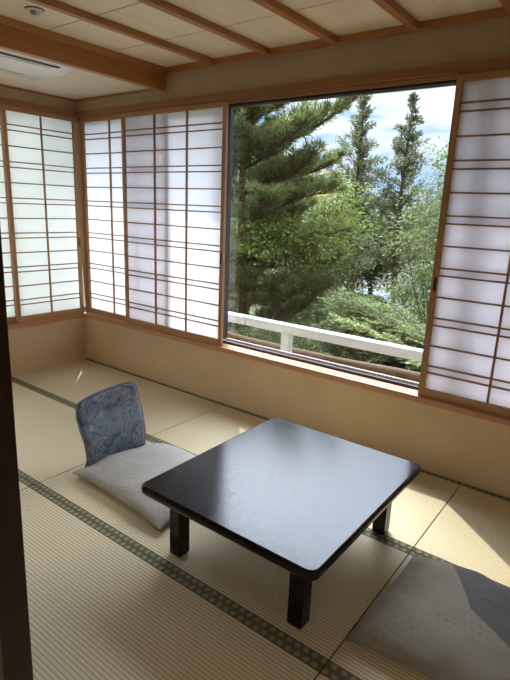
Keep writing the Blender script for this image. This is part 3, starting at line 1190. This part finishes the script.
GT = 'trees in the garden'
broadleaf('maple_tree', (-1.0, 4.6, GZ), (-.95, 4.45, .98), (.95, .75, .62), 30, 110, .075, 'maple',
          'bright green maple growing against the pine, in the middle left of the window', 'tree', GT, 31, .3, .5, .05, shell=.1)
broadleaf('maple_tree', (-2.9, 8.4, GZ), (-2.6, 8.2, .9), (1.4, .9, 1.5), 100, 130, .10, 'maple',
          'green maple behind the pine, seen between its boughs', 'tree', GT, 32, .35, .6, .10)
conifer('slender_conifer', (-3.62, 13.0, GZ), 9.35, 1.9, 'tall slender conifer in the middle of the clear window, left one of two', 'tree', GT, 41, start=.42)
conifer('slender_conifer', (-2.25, 13.2, GZ), 9.0, 1.8, 'tall slender conifer right of the other, close to the pale green tree', 'tree', GT, 42, start=.40)
conifer('slender_conifer', (-4.9, 15.2, GZ), 7.4, 1.25, 'shorter dark conifer standing behind the left tall one', 'tree', GT, 43, start=.42)
conifer('slender_conifer', (-1.55, 16.0, GZ), 7.5, 1.4, 'dark conifer partly hidden behind the pale green tree', 'tree', GT, 45, start=.38)
broadleaf('pale_green_tree', (1.3, 6.4, GZ), (1.55, 6.3, .75), (.95, .9, 2.0), 85, 170, .075, 'broad',
          'pale green leafy tree along the right side of the clear window', 'tree', GT, 51, .5, .36, .08)


def spray_shrub(name, base, heads, mat, label, cat, group, seed, leaf=.055):
    r = np.random.default_rng(seed)
    root = empty(name, base, label, cat, group)
    base = np.array(base, float)
    w_ = MB(); C_, D, Ls = [], [], []
    stem_top = base + np.array([.1, 0, 2.6])
    MB().tube([base, (base + stem_top) / 2 + np.array([.08, .05, 0]), stem_top], [.09, .075, .055], 9).build('trunk', M['bark'], root, loc=tuple(base), smooth=True)
    for (hx_, hy_, hz_, az, rise, ln) in heads:
        p0 = np.array([hx_, hy_, hz_])
        w_.tube([stem_top, (stem_top + p0) / 2 + np.array([0, 0, -.1]), p0], [.025, .016, .010], 5, False)
        P = curve(p0, (math.cos(az), math.sin(az), rise), ln, -.35, 10, r, .04)
        w_.tube(P, list(np.linspace(.010, .003, 11)), 4, False)
        for i in range(1, 11):
            t = i / 10
            d0 = unit(P[i] - P[i - 1]); side = unit(np.cross(d0, [0, 0, 1.0]))
            for s_ in (-1, 1):
                for rep_ in range(2):
                    tl = (.34 * (1 - .75 * t) + .08) * r.uniform(.7, 1.2)
                    st = P[i] + (P[i - 1] - P[i]) * (rep_ * .5)
                    Q = curve(st, d0 * .75 + side * s_ * .9 + np.array([0, 0, r.uniform(-.05, .22)]), tl, -.25, 5, r, .05)
                    m = int(tl / .012)
                    f = np.linspace(.1, 1, m) * 5
                    a = np.minimum(f.astype(int), 4); g = (f - a)[:, None]
                    pos = Q[a] * (1 - g) + Q[a + 1] * g
                    dd = unit(Q[a + 1] - Q[a]); sd2 = unit(np.cross(dd, [0, 0, 1.0]))
                    sg = np.where(np.arange(m) % 2 == 0, 1, -1)[:, None]
                    C_.append(pos); D.append(dd * .8 + sd2 * sg + r.normal(size=(m, 3)) * .22)
    w_.build('branches', M['bark'], root, loc=tuple(base))['kind'] = 'stuff'
    C_ = np.concatenate(C_); D = np.concatenate(D)
    V, F = leafset(C_, D, r.uniform(.7, 1.2, len(C_)) * leaf, r.uniform(.38, .55, len(C_)) * leaf, r, .72)
    fastmesh('leaves', V, F, M[mat], root)
    return root


rs = random.Random(12)
heads = []
for k in range(95):
    t = k / 94
    hx_ = rs.uniform(1.45, 3.3)
    hz_ = rs.uniform(-1.0, .02)
    hy_ = 3.1 + rs.uniform(-.35, .75)
    heads.append((hx_, hy_, hz_, PI + rs.uniform(-1.0, .9), rs.uniform(.25, .95), rs.uniform(.55, 1.05)))
spray_shrub('feathery_shrub', (1.7, 3.5, GZ), heads, 'fern_green',
            'feathery light green shrub just beyond the railing, lower right of the window', 'shrub', GT, 61)
broadleaf('feathery_shrub', (-.7, 3.9, GZ), (-.35, 3.9, -1.0), (1.3, .8, .75), 110, 170, .062, 'shrub',
          'darker green shrub below the pine, just beyond the railing post', 'shrub', GT, 62, .25, .6, .08, upb=.8, shell=.1)
broadleaf('yellowing_tree', (-4.3, 12.0, GZ), (-4.25, 12.0, 1.4), (.55, .5, 1.2), 34, 70, .11, 'yellow',
          'thin tree with yellowing leaves in front of the left tall conifer', 'tree', GT, 63, .5, .5, .06)
bg = [(-8.5, 13.5, 2.3, 2.3, 2.3, 'maple', 'green leafy tree behind the maple, left of the tall conifers'),
      (-7.4, 17.5, .1, 2.0, 1.8, 'dark_green', 'dark leafy tree in the gap between the pine and the left tall conifer'),
      (-5.6, 19.0, .3, 1.9, 1.9, 'dark_green', 'low dark tree behind the trunks of the two tall conifers'),
      (-2.4, 19.5, 1.0, 2.0, 2.6, 'dark_green', 'dark round tree behind the right tall conifer'),
      (.3, 18.0, 1.5, 2.2, 3.0, 'broad', 'green round tree far behind the pale green tree'),
      (-12.5, 16.0, 1.5, 2.6, 3.0, 'dark_green', 'dark tree far behind the pine at the left window edge')]
for i, (x, y, z, rx, rz, mt, lab) in enumerate(bg):
    broadleaf('background_tree', (x, y, GZ), (x, y, z - .3), (rx, rx, rz), 95, 95, .17, mt, lab, 'tree', 'trees further behind', 80 + i, .55, .95, .16)
broadleaf('low_hedge_bush', (-2.6, 10.3, GZ), (-2.6, 10.3, -1.75), (2.3, .9, 1.1), 120, 110, .10, 'shrub',
          'low rounded bush at the foot of the tall conifers', 'bush', GT, 71, .5, .6, .07)
broadleaf('low_hedge_bush', (-5.6, 8.4, GZ), (-5.5, 8.4, -2.3), (1.9, .9, 1.3), 90, 110, .10, 'dark_green',
          'low dark bush behind the foot of the pine', 'bush', GT, 72, .5, .6, .07)
broadleaf('low_hedge_bush', (.2, 9.6, GZ), (.2, 9.6, -1.9), (1.7, .9, 1.6), 90, 110, .10, 'shrub',
          'low leafy bush below the pale green tree behind the feathery shrub', 'bush', GT, 73, .5, .6, .07)

CARX, CARY = -6.6, 22.4
broadleaf('low_hedge_bush', (-5.0, 12.2, GZ), (-5.0, 12.2, -1.75), (2.0, .8, .85), 90, 110, .10, 'dark_green',
          'low dark bush left of the left tall conifer trunk', 'bush', GT, 74, .5, .6, .07)
broadleaf('low_hedge_bush', (-.6, 12.4, GZ), (-.6, 12.4, -1.6), (1.7, .8, 1.1), 90, 110, .10, 'dark_green',
          'low dark bush right of the right tall conifer trunk', 'bush', GT, 75, .5, .6, .07)
# parked car on the pale pavement
car = empty('parked_car', (CARX, CARY, GZ + .01), 'pale blue parked car seen between the trunks', 'car')
cx, cy, cz = CARX, CARY, GZ + .01
body = MB()
body.prism([(cx - 2.1, .28), (cx + 2.1, .28), (cx + 2.12, .72), (cx + 1.95, .86), (cx + 1.05, .94), (cx + .45, 1.42),
            (cx - 1.25, 1.45), (cx - 1.95, 1.0), (cx - 2.12, .86)], 'y', cy - .82, cy + .82)
body.v = [(x, y, z + cz) for x, y, z in body.v]
body.build('body', M['car_paint'], car, bevel=.06)
wn = MB()
wn.prism([(cx + .88, .99), (cx + .42, 1.36), (cx - 1.2, 1.38), (cx - 1.65, 1.02)], 'y', cy - .835, cy + .835)
wn.v = [(x, y, z + cz) for x, y, z in wn.v]
wn.build('window', M['car_glass'], car)
for wx in (-1.3, 1.3):
    for wy in (-.78, .78):
        w_ = MB().tube([(cx + wx, cy + wy - .09, cz + .31), (cx + wx, cy + wy + .09, cz + .31)], .31, 20)
        w_.build('wheel', M['tyre'], car)

# pale building over the trees
bd = empty('building', (-20.6, 41.5, GZ), 'pale blue grey building above the trees in the distance', 'building')
MB().box(-24.6, -20.7, 40, 46, GZ, 5.0).build('wall', M['bldg'], bd)
MB().box(-20.7, -18.9, 39.6, 46, GZ, 6.7).build('stair_tower', M['bldg'], bd)
MB().box(-24.7, -20.7, 39.9, 46.1, 5.0, 5.2).build('roof', M['bldg_shade'], bd)
for kx in range(3):
    for kz in range(3):
        MB().box(-24.2 + kx * 1.25, -23.3 + kx * 1.25, 39.96, 40.0, 3.5 - kz * 2.4, 4.6 - kz * 2.4).build('window', M['bldg_shade'], bd)
MB().box(-20.3, -19.7, 39.55, 39.6, 3.9, 6.2).build('window', M['bldg_shade'], bd)
# wooded ridge at the horizon
hb = MB()
hx = np.linspace(-260, 120, 60)
hz = [2.5 + 3.2 * math.sin(x * .021 + 1) + 1.6 * math.sin(x * .067) + GZ * 0 for x in hx]
for a in range(len(hx) - 1):
    hb.quad((hx[a], 185, GZ), (hx[a + 1], 185, GZ), (hx[a + 1], 200, hz[a + 1]), (hx[a], 200, hz[a]))
    hb.quad((hx[a], 200, hz[a]), (hx[a + 1], 200, hz[a + 1]), (hx[a + 1], 260, GZ), (hx[a], 260, GZ))
struct(hb.build('hills', M['hill']))

# ------------------------------------------------------------------ sun and sky
hd = Vector((1.13, -1.0, 0)).normalized()
el = math.atan(1.155)
sun_travel = Vector((hd.x * math.cos(el), hd.y * math.cos(el), -math.sin(el)))
sl = bpy.data.lights.new('sun', 'SUN')
sl.energy = 3.75
sl.color = (1.0, .97, .91)
sl.angle = math.radians(.53)
so = bpy.data.objects.new('sun', sl); COL.objects.link(so)
so.rotation_euler = sun_travel.to_track_quat('-Z', 'Y').to_euler()
so.location = (-6, 6, 9)

w = bpy.data.worlds.new('sky'); SC.world = w
w.use_nodes = True


class WT(NT):
    def __init__(self):
        self.t = w.node_tree; self.t.nodes.clear()
        self.out = self.n('ShaderNodeOutputWorld')


n = WT()
tc = n.n('ShaderNodeTexCoord')
dirv = tc.outputs['Generated']
x, y, z = n.xyz(dirv)[:3]
zc = n.math('MAXIMUM', z, 0.0)
den = n.math('ADD', zc, .10)
cv = n.n('ShaderNodeCombineXYZ')
n.set(cv, 0, n.math('DIVIDE', x, den)); n.set(cv, 1, n.math('DIVIDE', y, den)); n.set(cv, 2, 0.3)
mp = n.n('ShaderNodeMapping'); n.set(mp, 0, cv.outputs[0])
mp.inputs['Rotation'].default_value = (0, 0, .62)
mp.inputs['Scale'].default_value = (.55, 1.0, 1)
c1 = n.noise(mp.outputs[0], 1.15, 7, .6, .5)
cl = n.ramp(c1, [(.38, (0, 0, 0)), (.56, (1, 1, 1))])
blue = n.ramp(zc, [(0, (.42, .58, .82)), (.12, (.28, .47, .80)), (.5, (.16, .36, .75))])
c2 = n.noise(mp.outputs[0], 3.1, 6, .6, .3)
white = n.ramp(c2, [(.3, (.84, .90, .98)), (.6, (1.22, 1.22, 1.23))])
lowb = n.ramp(zc, [(.075, (.12, .12, .12)), (.165, (1, 1, 1))])
cl = n.mix(1.0, cl, lowb, 'MULTIPLY')
sky = n.mix(cl, blue, white)
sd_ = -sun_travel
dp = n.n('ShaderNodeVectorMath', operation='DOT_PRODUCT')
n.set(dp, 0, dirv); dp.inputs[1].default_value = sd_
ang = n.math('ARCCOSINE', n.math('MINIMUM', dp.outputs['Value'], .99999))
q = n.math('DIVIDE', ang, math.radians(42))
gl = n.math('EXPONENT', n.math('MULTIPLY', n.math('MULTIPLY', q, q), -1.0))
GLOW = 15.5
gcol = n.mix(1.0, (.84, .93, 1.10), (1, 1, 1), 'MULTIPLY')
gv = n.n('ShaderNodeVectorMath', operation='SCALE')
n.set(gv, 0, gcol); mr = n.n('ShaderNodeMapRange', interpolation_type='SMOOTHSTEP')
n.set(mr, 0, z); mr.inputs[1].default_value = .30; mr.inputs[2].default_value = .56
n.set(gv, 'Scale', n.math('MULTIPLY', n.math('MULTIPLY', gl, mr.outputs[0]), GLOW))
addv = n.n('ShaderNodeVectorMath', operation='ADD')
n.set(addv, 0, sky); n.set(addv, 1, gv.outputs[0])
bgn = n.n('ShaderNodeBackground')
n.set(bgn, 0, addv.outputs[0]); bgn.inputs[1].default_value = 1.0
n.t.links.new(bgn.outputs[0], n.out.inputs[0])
